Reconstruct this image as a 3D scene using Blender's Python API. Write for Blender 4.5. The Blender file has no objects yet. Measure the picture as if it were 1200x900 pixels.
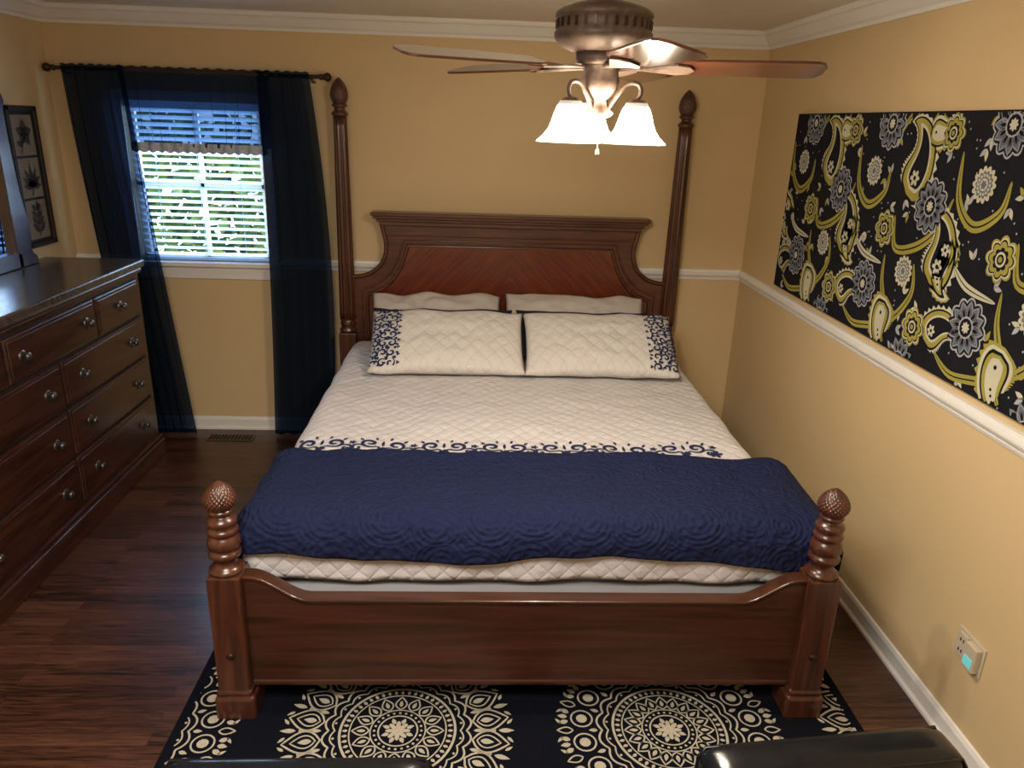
import bpy, bmesh, math, random
import numpy as np
from mathutils import Vector, Matrix, noise
random.seed(7)
pi=math.pi; sin=math.sin; cos=math.cos
S=bpy.context.scene
COL=S.collection

# ---------------------------------------------------------------- materials
def nt(name):
    m=bpy.data.materials.new(name); m.use_nodes=True
    n=m.node_tree; b=n.nodes['Principled BSDF']
    return m,n,b
def setp(b,**k):
    for a,v in k.items():
        a={'col':'Base Color','rough':'Roughness','metal':'Metallic','spec':'Specular IOR Level','coat':'Coat Weight','coatr':'Coat Roughness','emc':'Emission Color','ems':'Emission Strength','sheen':'Sheen Weight','trans':'Transmission Weight'}[a]
        if isinstance(v,tuple) and len(v)==3: v=(*v,1)
        b.inputs[a].default_value=v
def N(n,t,**k):
    x=n.nodes.new(t)
    for a,v in k.items(): setattr(x,a,v)
    return x
def ramp(n,stops):
    r=N(n,'ShaderNodeValToRGB'); e=r.color_ramp.elements
    while len(e)<len(stops): e.new(.5)
    for i,(p,c) in enumerate(stops): e[i].position=p; e[i].color=(*c,1)
    return r
def coords(n,scale=(1,1,1),rot=(0,0,0)):
    tc=N(n,'ShaderNodeTexCoord'); mp=N(n,'ShaderNodeMapping')
    mp.inputs['Scale'].default_value=scale; mp.inputs['Rotation'].default_value=rot
    n.links.new(tc.outputs['Object'],mp.inputs['Vector']); return mp.outputs['Vector']
def bump(n,b,h,strength,dist=.01):
    bp=N(n,'ShaderNodeBump'); bp.inputs['Strength'].default_value=strength; bp.inputs['Distance'].default_value=dist
    n.links.new(h,bp.inputs['Height']); n.links.new(bp.outputs['Normal'],b.inputs['Normal'])
def M(n,op,a,b=None):
    x=N(n,'ShaderNodeMath',operation=op)
    for i,v in enumerate((a,b)):
        if v is None: continue
        if isinstance(v,(int,float)): x.inputs[i].default_value=v
        else: n.links.new(v,x.inputs[i])
    return x.outputs[0]

def mat_plain(name,col,rough=.5,var=.08,scale=6,bmp=0,bscale=200,**k):
    m,n,b=nt(name); setp(b,rough=rough,**k)
    v=coords(n); t=N(n,'ShaderNodeTexNoise'); t.inputs['Scale'].default_value=scale; t.inputs['Detail'].default_value=4
    n.links.new(v,t.inputs['Vector'])
    r=ramp(n,[(.3,tuple(c*(1-var) for c in col)),(.7,tuple(min(1,c*(1+var)) for c in col))])
    n.links.new(t.outputs['Fac'],r.inputs['Fac']); n.links.new(r.outputs['Color'],b.inputs['Base Color'])
    if bmp:
        t2=N(n,'ShaderNodeTexNoise'); t2.inputs['Scale'].default_value=bscale; n.links.new(v,t2.inputs['Vector'])
        bump(n,b,t2.outputs['Fac'],bmp,.002)
    return m
def mat_wood(name,dark,light,scale=(3,30,30),rough=.3,rot=(0,0,0),vee=False,coat=.3,coatr=.15):
    m,n,b=nt(name); setp(b,rough=rough,coat=coat,coatr=coatr)
    if vee:
        tc=N(n,'ShaderNodeTexCoord'); sp=N(n,'ShaderNodeSeparateXYZ'); n.links.new(tc.outputs['Object'],sp.inputs[0])
        ax=M(n,'ABSOLUTE',sp.outputs[0]); 
        p=M(n,'ADD',ax,sp.outputs[2]); q=M(n,'SUBTRACT',ax,sp.outputs[2])
        cb=N(n,'ShaderNodeCombineXYZ'); n.links.new(M(n,'MULTIPLY',p,40),cb.inputs[0]); n.links.new(M(n,'MULTIPLY',q,2.5),cb.inputs[1]); v=cb.outputs[0]
    else: v=coords(n,scale,rot)
    t=N(n,'ShaderNodeTexNoise'); t.inputs['Scale'].default_value=1; t.inputs['Detail'].default_value=6; t.inputs['Distortion'].default_value=.6
    n.links.new(v,t.inputs['Vector'])
    r=ramp(n,[(.3,dark),(.52,tuple((a+c)/2 for a,c in zip(dark,light))),(.72,light)])
    n.links.new(t.outputs['Fac'],r.inputs['Fac']); n.links.new(r.outputs['Color'],b.inputs['Base Color'])
    bump(n,b,t.outputs['Fac'],.08,.002)
    return m

m_wall=mat_plain('wall_paint_tan',(.61,.455,.25),.62,.03,1.5,.06,250)
m_ceil=mat_plain('ceiling_paint',(.70,.63,.51),.8,.02,2)
m_trim=mat_plain('trim_white_paint',(.76,.74,.71),.35,.02,3)
m_cherry=mat_wood('cherry_wood',(.038,.011,.006),(.112,.032,.015),(3,40,40),.3)
m_cherryv=mat_wood('cherry_wood_vertical',(.036,.012,.007),(.105,.031,.015),(40,40,3),.3)
m_foot=mat_wood('cherry_wood_footboard',(.032,.011,.006),(.078,.025,.013),(2,30,30),.34,coat=.2)
m_vee=mat_wood('cherry_veneer_diagonal',(.080,.015,.007),(.165,.034,.013),rough=.22,vee=True,coat=.5)
m_drs=mat_wood('dresser_wood_dark',(.018,.006,.004),(.068,.021,.012),(30,2.5,30),.32)
m_drsv=mat_wood('dresser_wood_vertical',(.018,.006,.004),(.055,.018,.012),(30,30,3),.32)
m_gap=mat_plain('dark_gap',(.006,.003,.002),.8)
m_knob=mat_plain('pewter_metal',(.16,.15,.14),.35,.1,40,metal=.9)
m_bronze=mat_plain('bronze_metal',(.05,.03,.02),.4,.15,30,metal=.7)
m_fanmetal=mat_plain('fan_aged_bronze',(.10,.065,.048),.5,.25,60,metal=.25)

def mat_stone():
    m,n,b=nt('dresser_top_stone'); setp(b,rough=.24,coat=.2,coatr=.18)
    v=coords(n); t=N(n,'ShaderNodeTexNoise'); t.inputs['Scale'].default_value=9; t.inputs['Detail'].default_value=9; t.inputs['Distortion'].default_value=1.5
    n.links.new(v,t.inputs['Vector'])
    r=ramp(n,[(.3,(.030,.022,.018)),(.5,(.085,.062,.05)),(.6,(.05,.037,.03)),(.75,(.16,.12,.10))])
    n.links.new(t.outputs['Fac'],r.inputs['Fac']); n.links.new(r.outputs['Color'],b.inputs['Base Color']); return m
m_stone=mat_stone()

def mat_floor():
    m,n,b=nt('hardwood_floor'); setp(b,rough=.34,coat=.2,coatr=.18)
    v=coords(n)
    br=N(n,'ShaderNodeTexBrick'); br.offset=.37; br.offset_frequency=2
    br.inputs['Scale'].default_value=1; br.inputs['Brick Width'].default_value=.95; br.inputs['Row Height'].default_value=.058
    br.inputs['Mortar Size'].default_value=.0012; br.inputs['Mortar Smooth'].default_value=.3; br.inputs['Bias'].default_value=0
    br.inputs['Color1'].default_value=(.0,.0,.0,1); br.inputs['Color2'].default_value=(1,1,1,1); br.inputs['Mortar'].default_value=(.5,.5,.5,1)
    n.links.new(v,br.inputs['Vector'])
    bw=N(n,'ShaderNodeSeparateColor'); n.links.new(br.outputs['Color'],bw.inputs[0])
    cb=N(n,'ShaderNodeCombineXYZ'); sp=N(n,'ShaderNodeSeparateXYZ'); n.links.new(v,sp.inputs[0])
    n.links.new(M(n,'MULTIPLY',sp.outputs[0],5),cb.inputs[0]); n.links.new(M(n,'MULTIPLY',sp.outputs[1],85),cb.inputs[1]); n.links.new(M(n,'MULTIPLY',bw.outputs[0],30),cb.inputs[2])
    t=N(n,'ShaderNodeTexNoise'); t.inputs['Scale'].default_value=1; t.inputs['Detail'].default_value=7; t.inputs['Distortion'].default_value=1.6
    n.links.new(cb.outputs[0],t.inputs['Vector'])
    f=M(n,'ADD',M(n,'MULTIPLY',t.outputs['Fac'],.85),M(n,'MULTIPLY',bw.outputs[0],.16))
    r=ramp(n,[(.36,(.012,.005,.003)),(.46,(.044,.016,.009)),(.60,(.080,.031,.017)),(.75,(.120,.052,.030))])
    n.links.new(f,r.inputs['Fac'])
    mx=N(n,'ShaderNodeMix',data_type='RGBA'); n.links.new(br.outputs['Fac'],mx.inputs[0]); n.links.new(r.outputs['Color'],mx.inputs[6]); mx.inputs[7].default_value=(.009,.004,.003,1)
    n.links.new(mx.outputs[2],b.inputs['Base Color'])
    bump(n,b,M(n,'SUBTRACT',M(n,'MULTIPLY',t.outputs['Fac'],.3),br.outputs['Fac']),.15,.002)
    return m
m_floor=mat_floor()

def mat_quilt(name,col,k=42,strength=.5,var=.03):
    m,n,b=nt(name); setp(b,rough=.85,sheen=.1)
    tc=N(n,'ShaderNodeTexCoord'); sp=N(n,'ShaderNodeSeparateXYZ'); n.links.new(tc.outputs['Object'],sp.inputs[0])
    x,y,z=sp.outputs
    y2=M(n,'SUBTRACT',y,z)
    a=M(n,'ABSOLUTE',M(n,'SINE',M(n,'MULTIPLY',M(n,'ADD',x,y2),k)))
    c=M(n,'ABSOLUTE',M(n,'SINE',M(n,'MULTIPLY',M(n,'SUBTRACT',x,y2),k)))
    h=M(n,'POWER',M(n,'MULTIPLY',a,c),.4)
    t=N(n,'ShaderNodeTexNoise'); t.inputs['Scale'].default_value=11; t.inputs['Detail'].default_value=5; n.links.new(tc.outputs['Object'],t.inputs['Vector'])
    h2=M(n,'ADD',h,M(n,'MULTIPLY',t.outputs['Fac'],3.4))
    bump(n,b,h2,strength,.010)
    r=ramp(n,[(.0,tuple(c_*(1-4*var) for c_ in col)),(.5,col)]); n.links.new(h,r.inputs['Fac']); n.links.new(r.outputs['Color'],b.inputs['Base Color'])
    return m
m_quilt=mat_quilt('quilt_white',(.62,.585,.59),strength=.55,var=.025)
m_sham=mat_quilt('sham_white',(.62,.59,.57),k=36,strength=.4,var=.02)
m_pillow=mat_plain('pillowcase_beige',(.50,.455,.42),.85,.05,8,.5,18)
m_navyp=mat_plain('pillow_navy',(.008,.011,.028),.8,.1)
m_thread=mat_plain('navy_embroidery',(.016,.024,.075),.8,.1,spec=.2)
m_box=mat_plain('box_spring_grey',(.32,.315,.33),.85,.04)
def mat_throw():
    m,n,b=nt('throw_navy'); setp(b,rough=.9,spec=.2)
    v=coords(n)
    vo=N(n,'ShaderNodeTexVoronoi'); vo.inputs['Scale'].default_value=5.5; vo.inputs['Randomness'].default_value=.35; n.links.new(v,vo.inputs['Vector'])
    w=M(n,'SINE',M(n,'MULTIPLY',vo.outputs['Distance'],60))
    vo2=N(n,'ShaderNodeTexVoronoi'); vo2.inputs['Scale'].default_value=34; n.links.new(v,vo2.inputs['Vector'])
    t=N(n,'ShaderNodeTexNoise'); t.inputs['Scale'].default_value=7; t.inputs['Detail'].default_value=5; n.links.new(v,t.inputs['Vector'])
    h=M(n,'ADD',M(n,'ADD',M(n,'MULTIPLY',w,.18),M(n,'MULTIPLY',vo2.outputs['Distance'],1.5)),M(n,'MULTIPLY',t.outputs['Fac'],2.8))
    bump(n,b,h,.75,.010)
    r=ramp(n,[(.2,(.005,.0075,.029)),(.9,(.009,.013,.050))]); n.links.new(h,r.inputs['Fac']); n.links.new(r.outputs['Color'],b.inputs['Base Color'])
    return m
m_throw=mat_throw()
def mat_sheer(name,col,opac,tcol=(.75,.85,1,1)):
    m=bpy.data.materials.new(name); m.use_nodes=True; n=m.node_tree; n.nodes.clear()
    o=N(n,'ShaderNodeOutputMaterial'); d=N(n,'ShaderNodeBsdfDiffuse'); tl=N(n,'ShaderNodeBsdfTranslucent'); tr=N(n,'ShaderNodeBsdfTransparent')
    v=coords(n,(400,400,30)); t=N(n,'ShaderNodeTexNoise'); t.inputs['Scale'].default_value=1; n.links.new(v,t.inputs['Vector'])
    r=ramp(n,[(.3,tuple(c*.8 for c in col)),(.7,tuple(c*1.2 for c in col))]); n.links.new(t.outputs['Fac'],r.inputs['Fac'])
    n.links.new(r.outputs['Color'],d.inputs['Color']); n.links.new(r.outputs['Color'],tl.inputs['Color']); tr.inputs['Color'].default_value=tcol
    a=N(n,'ShaderNodeMixShader'); a.inputs[0].default_value=.4; n.links.new(d.outputs[0],a.inputs[1]); n.links.new(tl.outputs[0],a.inputs[2])
    c=N(n,'ShaderNodeMixShader'); c.inputs[0].default_value=opac; n.links.new(tr.outputs[0],c.inputs[1]); n.links.new(a.outputs[0],c.inputs[2])
    n.links.new(c.outputs[0],o.inputs['Surface']); return m
m_sheer=mat_sheer('sheer_navy',(.006,.011,.026),.78,(.42,.55,.80,1))
m_sheer2=mat_sheer('sheer_navy_valance',(.006,.012,.028),.76,(.45,.60,.85,1))
m_blind=mat_sheer('blind_white',(.62,.78,.95),1.0)
m_lace=mat_plain('lace_trim_white',(.40,.45,.55),.8,.3,90)
def mat_shade():
    m=bpy.data.materials.new('frosted_glass_shade'); m.use_nodes=True; n=m.node_tree; n.nodes.clear()
    o=N(n,'ShaderNodeOutputMaterial'); tl=N(n,'ShaderNodeBsdfTranslucent'); tr=N(n,'ShaderNodeBsdfTransparent'); e=N(n,'ShaderNodeEmission')
    v=coords(n); t=N(n,'ShaderNodeTexNoise'); t.inputs['Scale'].default_value=25; n.links.new(v,t.inputs['Vector'])
    r=ramp(n,[(.3,(1,.86,.66)),(.7,(1,.94,.82))]); n.links.new(t.outputs['Fac'],r.inputs['Fac']); n.links.new(r.outputs['Color'],e.inputs['Color'])
    e.inputs['Strength'].default_value=.55; tl.inputs['Color'].default_value=(.9,.85,.75,1)
    a=N(n,'ShaderNodeMixShader'); a.inputs[0].default_value=.5; n.links.new(tl.outputs[0],a.inputs[1]); n.links.new(tr.outputs[0],a.inputs[2])
    ad=N(n,'ShaderNodeAddShader'); n.links.new(a.outputs[0],ad.inputs[0]); n.links.new(e.outputs[0],ad.inputs[1]); n.links.new(ad.outputs[0],o.inputs['Surface']); return m
m_shade=mat_shade()
m_leather=mat_plain('black_leather',(.005,.006,.008),.2,.2,30,.12,90,spec=.45)
m_rug=mat_plain('rug_black_pile',(.0035,.004,.008),1,.3,120,.4,500,spec=.1)
m_rugc=mat_plain('rug_cream_pile',(.40,.36,.28),.95,.12,120,.6,500,spec=.1)
m_plastic=mat_plain('outlet_plastic',(.52,.45,.34),.4,.02)
m_mirror=mat_plain('mirror_glass',(.85,.88,.9),.02,.01,metal=1.0)

# ---------------------------------------------------------------- geometry helpers
def link(o,parent=None):
    COL.objects.link(o)
    if parent: o.parent=parent
    return o
def empty(name):
    e=bpy.data.objects.new(name,None); COL.objects.link(e); e.empty_display_size=.1; return e
def mobj(name,V,F,mat,parent=None,smooth=False):
    me=bpy.data.meshes.new(name); me.from_pydata([tuple(v) for v in V],[],F); me.update()
    if mat: me.materials.append(mat)
    bm=bmesh.new(); bm.from_mesh(me); bmesh.ops.recalc_face_normals(bm,faces=bm.faces); bm.to_mesh(me); bm.free()
    if smooth:
        for p in me.polygons: p.use_smooth=True
    return link(bpy.data.objects.new(name,me),parent)
def bev(o,w,seg=2):
    m=o.modifiers.new('bevel','BEVEL'); m.width=w; m.segments=seg; m.limit_method='ANGLE'; m.angle_limit=.6; return o
def box(name,x0,x1,y0,y1,z0,z1,mat,parent=None,b=0):
    V=[(x,y,z) for x in(x0,x1) for y in(y0,y1) for z in(z0,z1)]
    F=[(0,1,3,2),(4,6,7,5),(0,4,5,1),(2,3,7,6),(0,2,6,4),(1,5,7,3)]
    o=mobj(name,V,F,mat,parent)
    if b: bev(o,b)
    return o
def lathe(name,prof,mat,parent=None,loc=(0,0,0),seg=32,mod=None,axis='z',smooth=True):
    V=[];F=[]
    n=len(prof)
    for i,(r,z) in enumerate(prof):
        for j in range(seg):
            a=2*pi*j/seg; rr=r*(mod(a,z) if mod else 1)
            p=(rr*cos(a),rr*sin(a),z)
            if axis=='x': p=(p[2],p[0],p[1])
            if axis=='y': p=(p[0],p[2],p[1])
            V.append((p[0]+loc[0],p[1]+loc[1],p[2]+loc[2]))
    for i in range(n-1):
        for j in range(seg): F.append((i*seg+j,i*seg+(j+1)%seg,(i+1)*seg+(j+1)%seg,(i+1)*seg+j))
    F.append(tuple(range(seg))); F.append(tuple((n-1)*seg+j for j in range(seg)))
    return mobj(name,V,F,mat,parent,smooth)
def extr(name,pts,plane,a,b,mat,parent=None,bv=0):
    def mk(p,t):
        return {'xz':(p[0],t,p[1]),'yz':(t,p[0],p[1]),'xy':(p[0],p[1],t)}[plane]
    n=len(pts); V=[mk(p,a) for p in pts]+[mk(p,b) for p in pts]
    F=[tuple(range(n)),tuple(range(n,2*n))]+[(i,(i+1)%n,n+(i+1)%n,n+i) for i in range(n)]
    o=mobj(name,V,F,mat,parent)
    if bv: bev(o,bv)
    return o
def tube(name,pts,r,mat,parent=None,cyc=False,radii=None):
    c=bpy.data.curves.new(name,'CURVE'); c.dimensions='3D'; c.bevel_depth=r; c.bevel_resolution=3; c.use_fill_caps=True
    s=c.splines.new('POLY'); s.points.add(len(pts)-1); s.use_cyclic_u=cyc
    for i,p in enumerate(pts):
        s.points[i].co=(*p,1)
        if radii: s.points[i].radius=radii[i]
    s.use_smooth=True
    c.materials.append(mat)
    return link(bpy.data.objects.new(name,c),parent)
def smooth_curve(pts,n=8):
    out=[]; P=[pts[0]]+list(pts)+[pts[-1]]
    for i in range(1,len(P)-2):
        for k in range(n):
            t=k/n; p0,p1,p2,p3=P[i-1],P[i],P[i+1],P[i+2]
            out.append(tuple(.5*((2*b)+(-a+c)*t+(2*a-5*b+4*c-d)*t*t+(-a+3*b-3*c+d)*t**3) for a,b,c,d in zip(p0,p1,p2,p3)))
    out.append(tuple(pts[-1])); return out

class Deco:
    def __init__(s): s.V=[];s.F=[]
    def ribbon(s,pts,w,closed=False,taper=None):
        n=len(pts); base=len(s.V)
        for i,p in enumerate(pts):
            a=pts[(i-1)%n] if (closed or i>0) else pts[i]; b=pts[(i+1)%n] if (closed or i<n-1) else pts[i]
            dx,dy=b[0]-a[0],b[1]-a[1]; L=math.hypot(dx,dy) or 1; ww=w/2*(taper(i/(n-1)) if taper else 1)
            s.V.append((p[0]-dy/L*ww,p[1]+dx/L*ww)); s.V.append((p[0]+dy/L*ww,p[1]-dx/L*ww))
        for i in range(n if closed else n-1):
            j=(i+1)%n; s.F.append((base+2*i,base+2*i+1,base+2*j+1,base+2*j))
    def disc(s,x,y,r,k=12):
        b=len(s.V); s.V+= [(x,y)]+[(x+r*cos(2*pi*i/k),y+r*sin(2*pi*i/k)) for i in range(k)]
        s.F+=[(b,b+1+i,b+1+(i+1)%k) for i in range(k)]
    def star(s,x,y,f,k=72):
        b=len(s.V); s.V+=[(x,y)]+[(x+f(2*pi*i/k)*cos(2*pi*i/k),y+f(2*pi*i/k)*sin(2*pi*i/k)) for i in range(k)]
        s.F+=[(b,b+1+i,b+1+(i+1)%k) for i in range(k)]
    def strip(s,L,R):
        b=len(s.V)
        for p,q in zip(L,R): s.V+=[p,q]
        for i in range(len(L)-1): s.F.append((b+2*i,b+2*i+1,b+2*i+3,b+2*i+2))
    def petal(s,cx,cy,a,r0,r1,w,k=8):
        L=[];R=[]
        for i in range(k+1):
            t=i/k; r=r0+(r1-r0)*t; ww=w/2*sin(pi*t**.8)
            L.append((cx+r*cos(a)-ww*sin(a),cy+r*sin(a)+ww*cos(a))); R.append((cx+r*cos(a)+ww*sin(a),cy+r*sin(a)-ww*cos(a)))
        s.strip(L,R)
    def petal_line(s,cx,cy,a,r0,r1,w,lw,k=9):
        pts=[]
        for sg in(1,-1):
            for i in range(k):
                t=i/k if sg==1 else 1-i/k
                r=r0+(r1-r0)*t; ww=sg*w/2*sin(pi*t**.8); pts.append((cx+r*cos(a)-ww*sin(a),cy+r*sin(a)+ww*cos(a)))
        s.ribbon(pts,lw,True)
    def ring(s,cx,cy,r,w,k=96): s.ribbon([(cx+r*cos(2*pi*i/k),cy+r*sin(2*pi*i/k)) for i in range(k)],w,True)
    def build(s,name,mat,fn,parent,clip=None):
        V=[fn(*v) for v in s.V]
        F=[f for f in s.F if (clip is None or all(clip(*s.V[i]) for i in f))]
        me=bpy.data.meshes.new(name); me.from_pydata(V,[],F); me.materials.append(mat); me.validate()
        return link(bpy.data.objects.new(name,me),parent)
def spiral(cx,cy,r,a0,turns,d=1,n=26,shrink=.8):
    return [(cx+r*(1-shrink*t)*cos(a0+d*2*pi*turns*t),cy+r*(1-shrink*t)*sin(a0+d*2*pi*turns*t)) for t in [i/(n-1) for i in range(n)]]

# ---------------------------------------------------------------- room shell
XL,XR,YF,ZC=-2.73,1.524,-5.7,2.60
box('floor',XL-.1,XR+.1,YF-.1,.1,-.1,0,m_floor)
box('ceiling',XL-.1,XR+.1,YF-.1,.1,ZC,ZC+.1,m_ceil)
box('wall_right',XR,XR+.1,YF,0.1,0,ZC,m_wall)
box('wall_left',XL-.1,XL,YF,0.1,0,ZC,m_wall)
box('wall_front',XL,XR,YF-.1,YF,0,ZC,m_wall)
wx0,wx1,wz0,wz1=-2.33,-1.53,1.15,2.10
wb=empty('wall_back')
box('panel_l',XL,wx0,0,.12,0,ZC,m_wall,wb); box('panel_r',wx1,XR,0,.12,0,ZC,m_wall,wb)
box('panel_low',wx0,wx1,0,.12,0,wz0,m_wall,wb); box('panel_top',wx0,wx1,0,.12,wz1,ZC,m_wall,wb)
cp=[(0,2.505),(.012,2.505),(.016,2.52),(.03,2.53),(.045,2.55),(.06,2.57),(.075,2.578),(.08,2.59),(.08,ZC),(0,ZC)]
extr('trim_1',[(-a,z) for a,z in cp],'yz',XL,XR,m_trim)
extr('trim_2',[(XR-a,z) for a,z in cp],'xz',YF,0,m_trim)
extr('trim_3',[(XL+a,z) for a,z in cp],'xz',YF,0,m_trim)
rp=[(0,1.112),(.008,1.112),(.012,1.124),(.012,1.13),(.022,1.138),(.028,1.15),(.028,1.158),(.018,1.166),(.014,1.18),(0,1.182)]
extr('trim_4',[(-a,z) for a,z in rp],'yz',wx1+.07,XR,m_trim)
extr('trim_5',[(XR-a,z) for a,z in rp],'xz',YF,0,m_trim)
extr('trim_6',[(-a,z) for a,z in rp],'yz',XL,wx0-.07,m_trim)
bp=[(0,0),(.026,0),(.026,.012),(.014,.02),(.014,.07),(.008,.085),(0,.088)]
extr('baseboard_back',[(-a,z) for a,z in bp],'yz',XL,XR,m_trim)
extr('baseboard_right',[(XR-a,z) for a,z in bp],'xz',YF,0,m_trim)
extr('baseboard_left',[(XL+a,z) for a,z in bp],'xz',YF,0,m_trim)

# window
w=empty('window_1')
box('casing_l',wx0-.06,wx0,-.02,0,wz0-.02,wz1+.06,m_trim,w,.004); box('casing_r',wx1,wx1+.06,-.02,0,wz0-.02,wz1+.06,m_trim,w,.004)
box('casing_t',wx0,wx1,-.02,0,wz1,wz1+.06,m_trim,w,.004)
box('sill',wx0-.08,wx1+.08,-.05,.02,wz0-.03,wz0,m_trim,w,.006); box('apron',wx0-.06,wx1+.06,-.016,0,wz0-.11,wz0-.03,m_trim,w,.004)
fy0,fy1=.06,.09
box('sash_l',wx0,wx0+.035,fy0,fy1,wz0,wz1,m_trim,w); box('sash_r',wx1-.035,wx1,fy0,fy1,wz0,wz1,m_trim,w)
box('sash_b',wx0,wx1,fy0,fy1,wz0,wz0+.04,m_trim,w); box('sash_t',wx0,wx1,fy0,fy1,wz1-.04,wz1,m_trim,w)
box('meeting_rail',wx0,wx1,fy0,fy1,1.60,1.64,m_trim,w)
box('muntin',(wx0+wx1)/2-.01,(wx0+wx1)/2+.01,fy0,fy1,wz0,wz1,m_trim,w)
bl=empty('window_blinds')
V=[];F=[]
z=wz0+.04
while z<wz1-.03:
    b=len(V); t=.50; hw=.025
    for x in(wx0+.015,wx1-.015):
        for k in(-1,0,1):
            V.append((x,.028+k*hw*cos(t),z-k*hw*sin(t)+(.003 if k==0 else 0)))
    F+= [(b,b+1,b+4,b+3),(b+1,b+2,b+5,b+4)]
    z+=.041
mobj('slats',V,F,m_blind,bl)
box('bottom_rail',wx0+.015,wx1-.015,.01,.045,wz0+.005,wz0+.022,m_blind,bl,.003)
box('head_rail',wx0+.01,wx1-.01,.005,.05,wz1-.04,wz1,m_blind,bl,.003)
for x in(wx0+.15,(wx0+wx1)/2+.0,wx1-.15): tube('cord',[(x,.012,wz0+.01),(x,.012,wz1-.02)],.0016,m_blind,bl)

# outside foliage: dense hedge of leaves in several greens
hg=empty('garden_hedge')
for gi,(gc,cnt) in enumerate((((.05,.10,.025),2600),((.15,.24,.06),2200),((.30,.36,.12),700))):
    m_leaf=mat_plain('foliage_%d'%gi,gc,.8,.5,14)
    V=[];F=[]
    for k in range(cnt):
        c=Vector((random.uniform(-6,.8),random.uniform(2.0,3.8),random.uniform(-.8,2.0)+random.choice((0,0,.5))))
        a=Vector((random.gauss(0,1),random.gauss(0,1),random.gauss(0,1))).normalized()*.10; d=a.orthogonal().normalized()*.055
        b=len(V); V+=[c-a,c+d,c+a,c-d]; F.append((b,b+1,b+2,b+3))
    mobj('leaves',V,F,m_leaf,hg)
for k in range(6): tube('branch',[(-4.5+k*.9,2.8,-1),(-4.4+k*.9,2.9,.5),(-4.6+k*.95,2.8,2.2)],.02,m_drsv,hg)

# curtains
def curtain(name,tx0,tx1,bx0,bx1,zt,zb,y,folds,amp,mat,parent,mid=None,nu=90,nv=30,ph=0):
    V=[];F=[]
    for j in range(nv+1):
        t=j/nv; zz=zt+(zb-zt)*t
        if mid:
            m0,m1=mid
            f=lambda a,b,c:(1-t)**2*a+2*t*(1-t)*b+t*t*c
            x0=f(tx0,m0,bx0); x1=f(tx1,m1,bx1)
        else: x0=tx0+(bx0-tx0)*t; x1=tx1+(bx1-tx1)*t
        for i in range(nu+1):
            s=i/nu; A=amp*(.35+.65*min(1,t*3))
            V.append((x0+(x1-x0)*s+.006*sin(folds*2*pi*s*2+t*2),y+A*sin(folds*2*pi*s+ph+1.3*sin(t*2.2+s*5))+.3*A*sin(folds*4.3*pi*s+ph*2),zz+.004*sin(s*folds*7)))
    for j in range(nv):
        for i in range(nu): a=j*(nu+1)+i; F.append((a,a+1,a+nu+2,a+nu+1))
    return mobj(name,V,F,mat,parent,True)
cr=empty('curtains')
curtain('panel_left',-2.60,-2.25,-2.42,-2.08,2.285,.012,-.115,6,.012,m_sheer,cr,mid=(-2.57,-2.18))
curtain('panel_right',-1.50,-1.20,-1.56,-1.17,2.285,.012,-.115,5,.014,m_sheer,cr,mid=(-1.50,-1.07),ph=1)
curtain('valance',-2.30,-1.44,-2.28,-1.46,2.285,1.85,-.085,11,.010,m_sheer2,cr,nu=140)
V=[];F=[]
for i in range(121):
    s=i/120; x=-2.27+.80*s; yy=-.092+.008*sin(11*2*pi*s)
    V+=[(x,yy-.003,1.868),(x,yy-.003,1.822-.012*abs(sin(s*pi*16)))]
for i in range(120): F.append((2*i,2*i+1,2*i+3,2*i+2))
mobj('lace_trim',V,F,m_lace,cr)
rd=empty('curtain_rod')
tube('rod',[(-2.64,-.10,2.262),(-1.14,-.10,2.262)],.011,m_bronze,rd)
for x,d in((-2.64,-1),(-1.14,1)):
    o=lathe('rod_finial',[(.004,-.01),(.014,0),(.018,.008),(.012,.018),(.02,.03),(.026,.045),(.02,.06),(.006,.068)],m_bronze,rd,(0,0,0),20,axis='x')
    o.location=(x,-.10,2.262); o.scale=(d,1,1)
for x in(-2.60,-1.19): tube('bracket',[(x,0,2.235),(x,-.05,2.235),(x,-.10,2.25)],.007,m_bronze,rd)

# floor register
fr=empty('floor_vent'); m_vent=mat_plain('vent_brown_metal',(.10,.06,.035),.4,.1,metal=.3)
box('plate',-1.98,-1.68,-.22,-.12,.0,.006,m_vent,fr,.002)
for i in range(12): box('louver',-1.965+i*.0235,-1.953+i*.0235,-.205,-.135,.006,.009,m_gap,fr)

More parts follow.
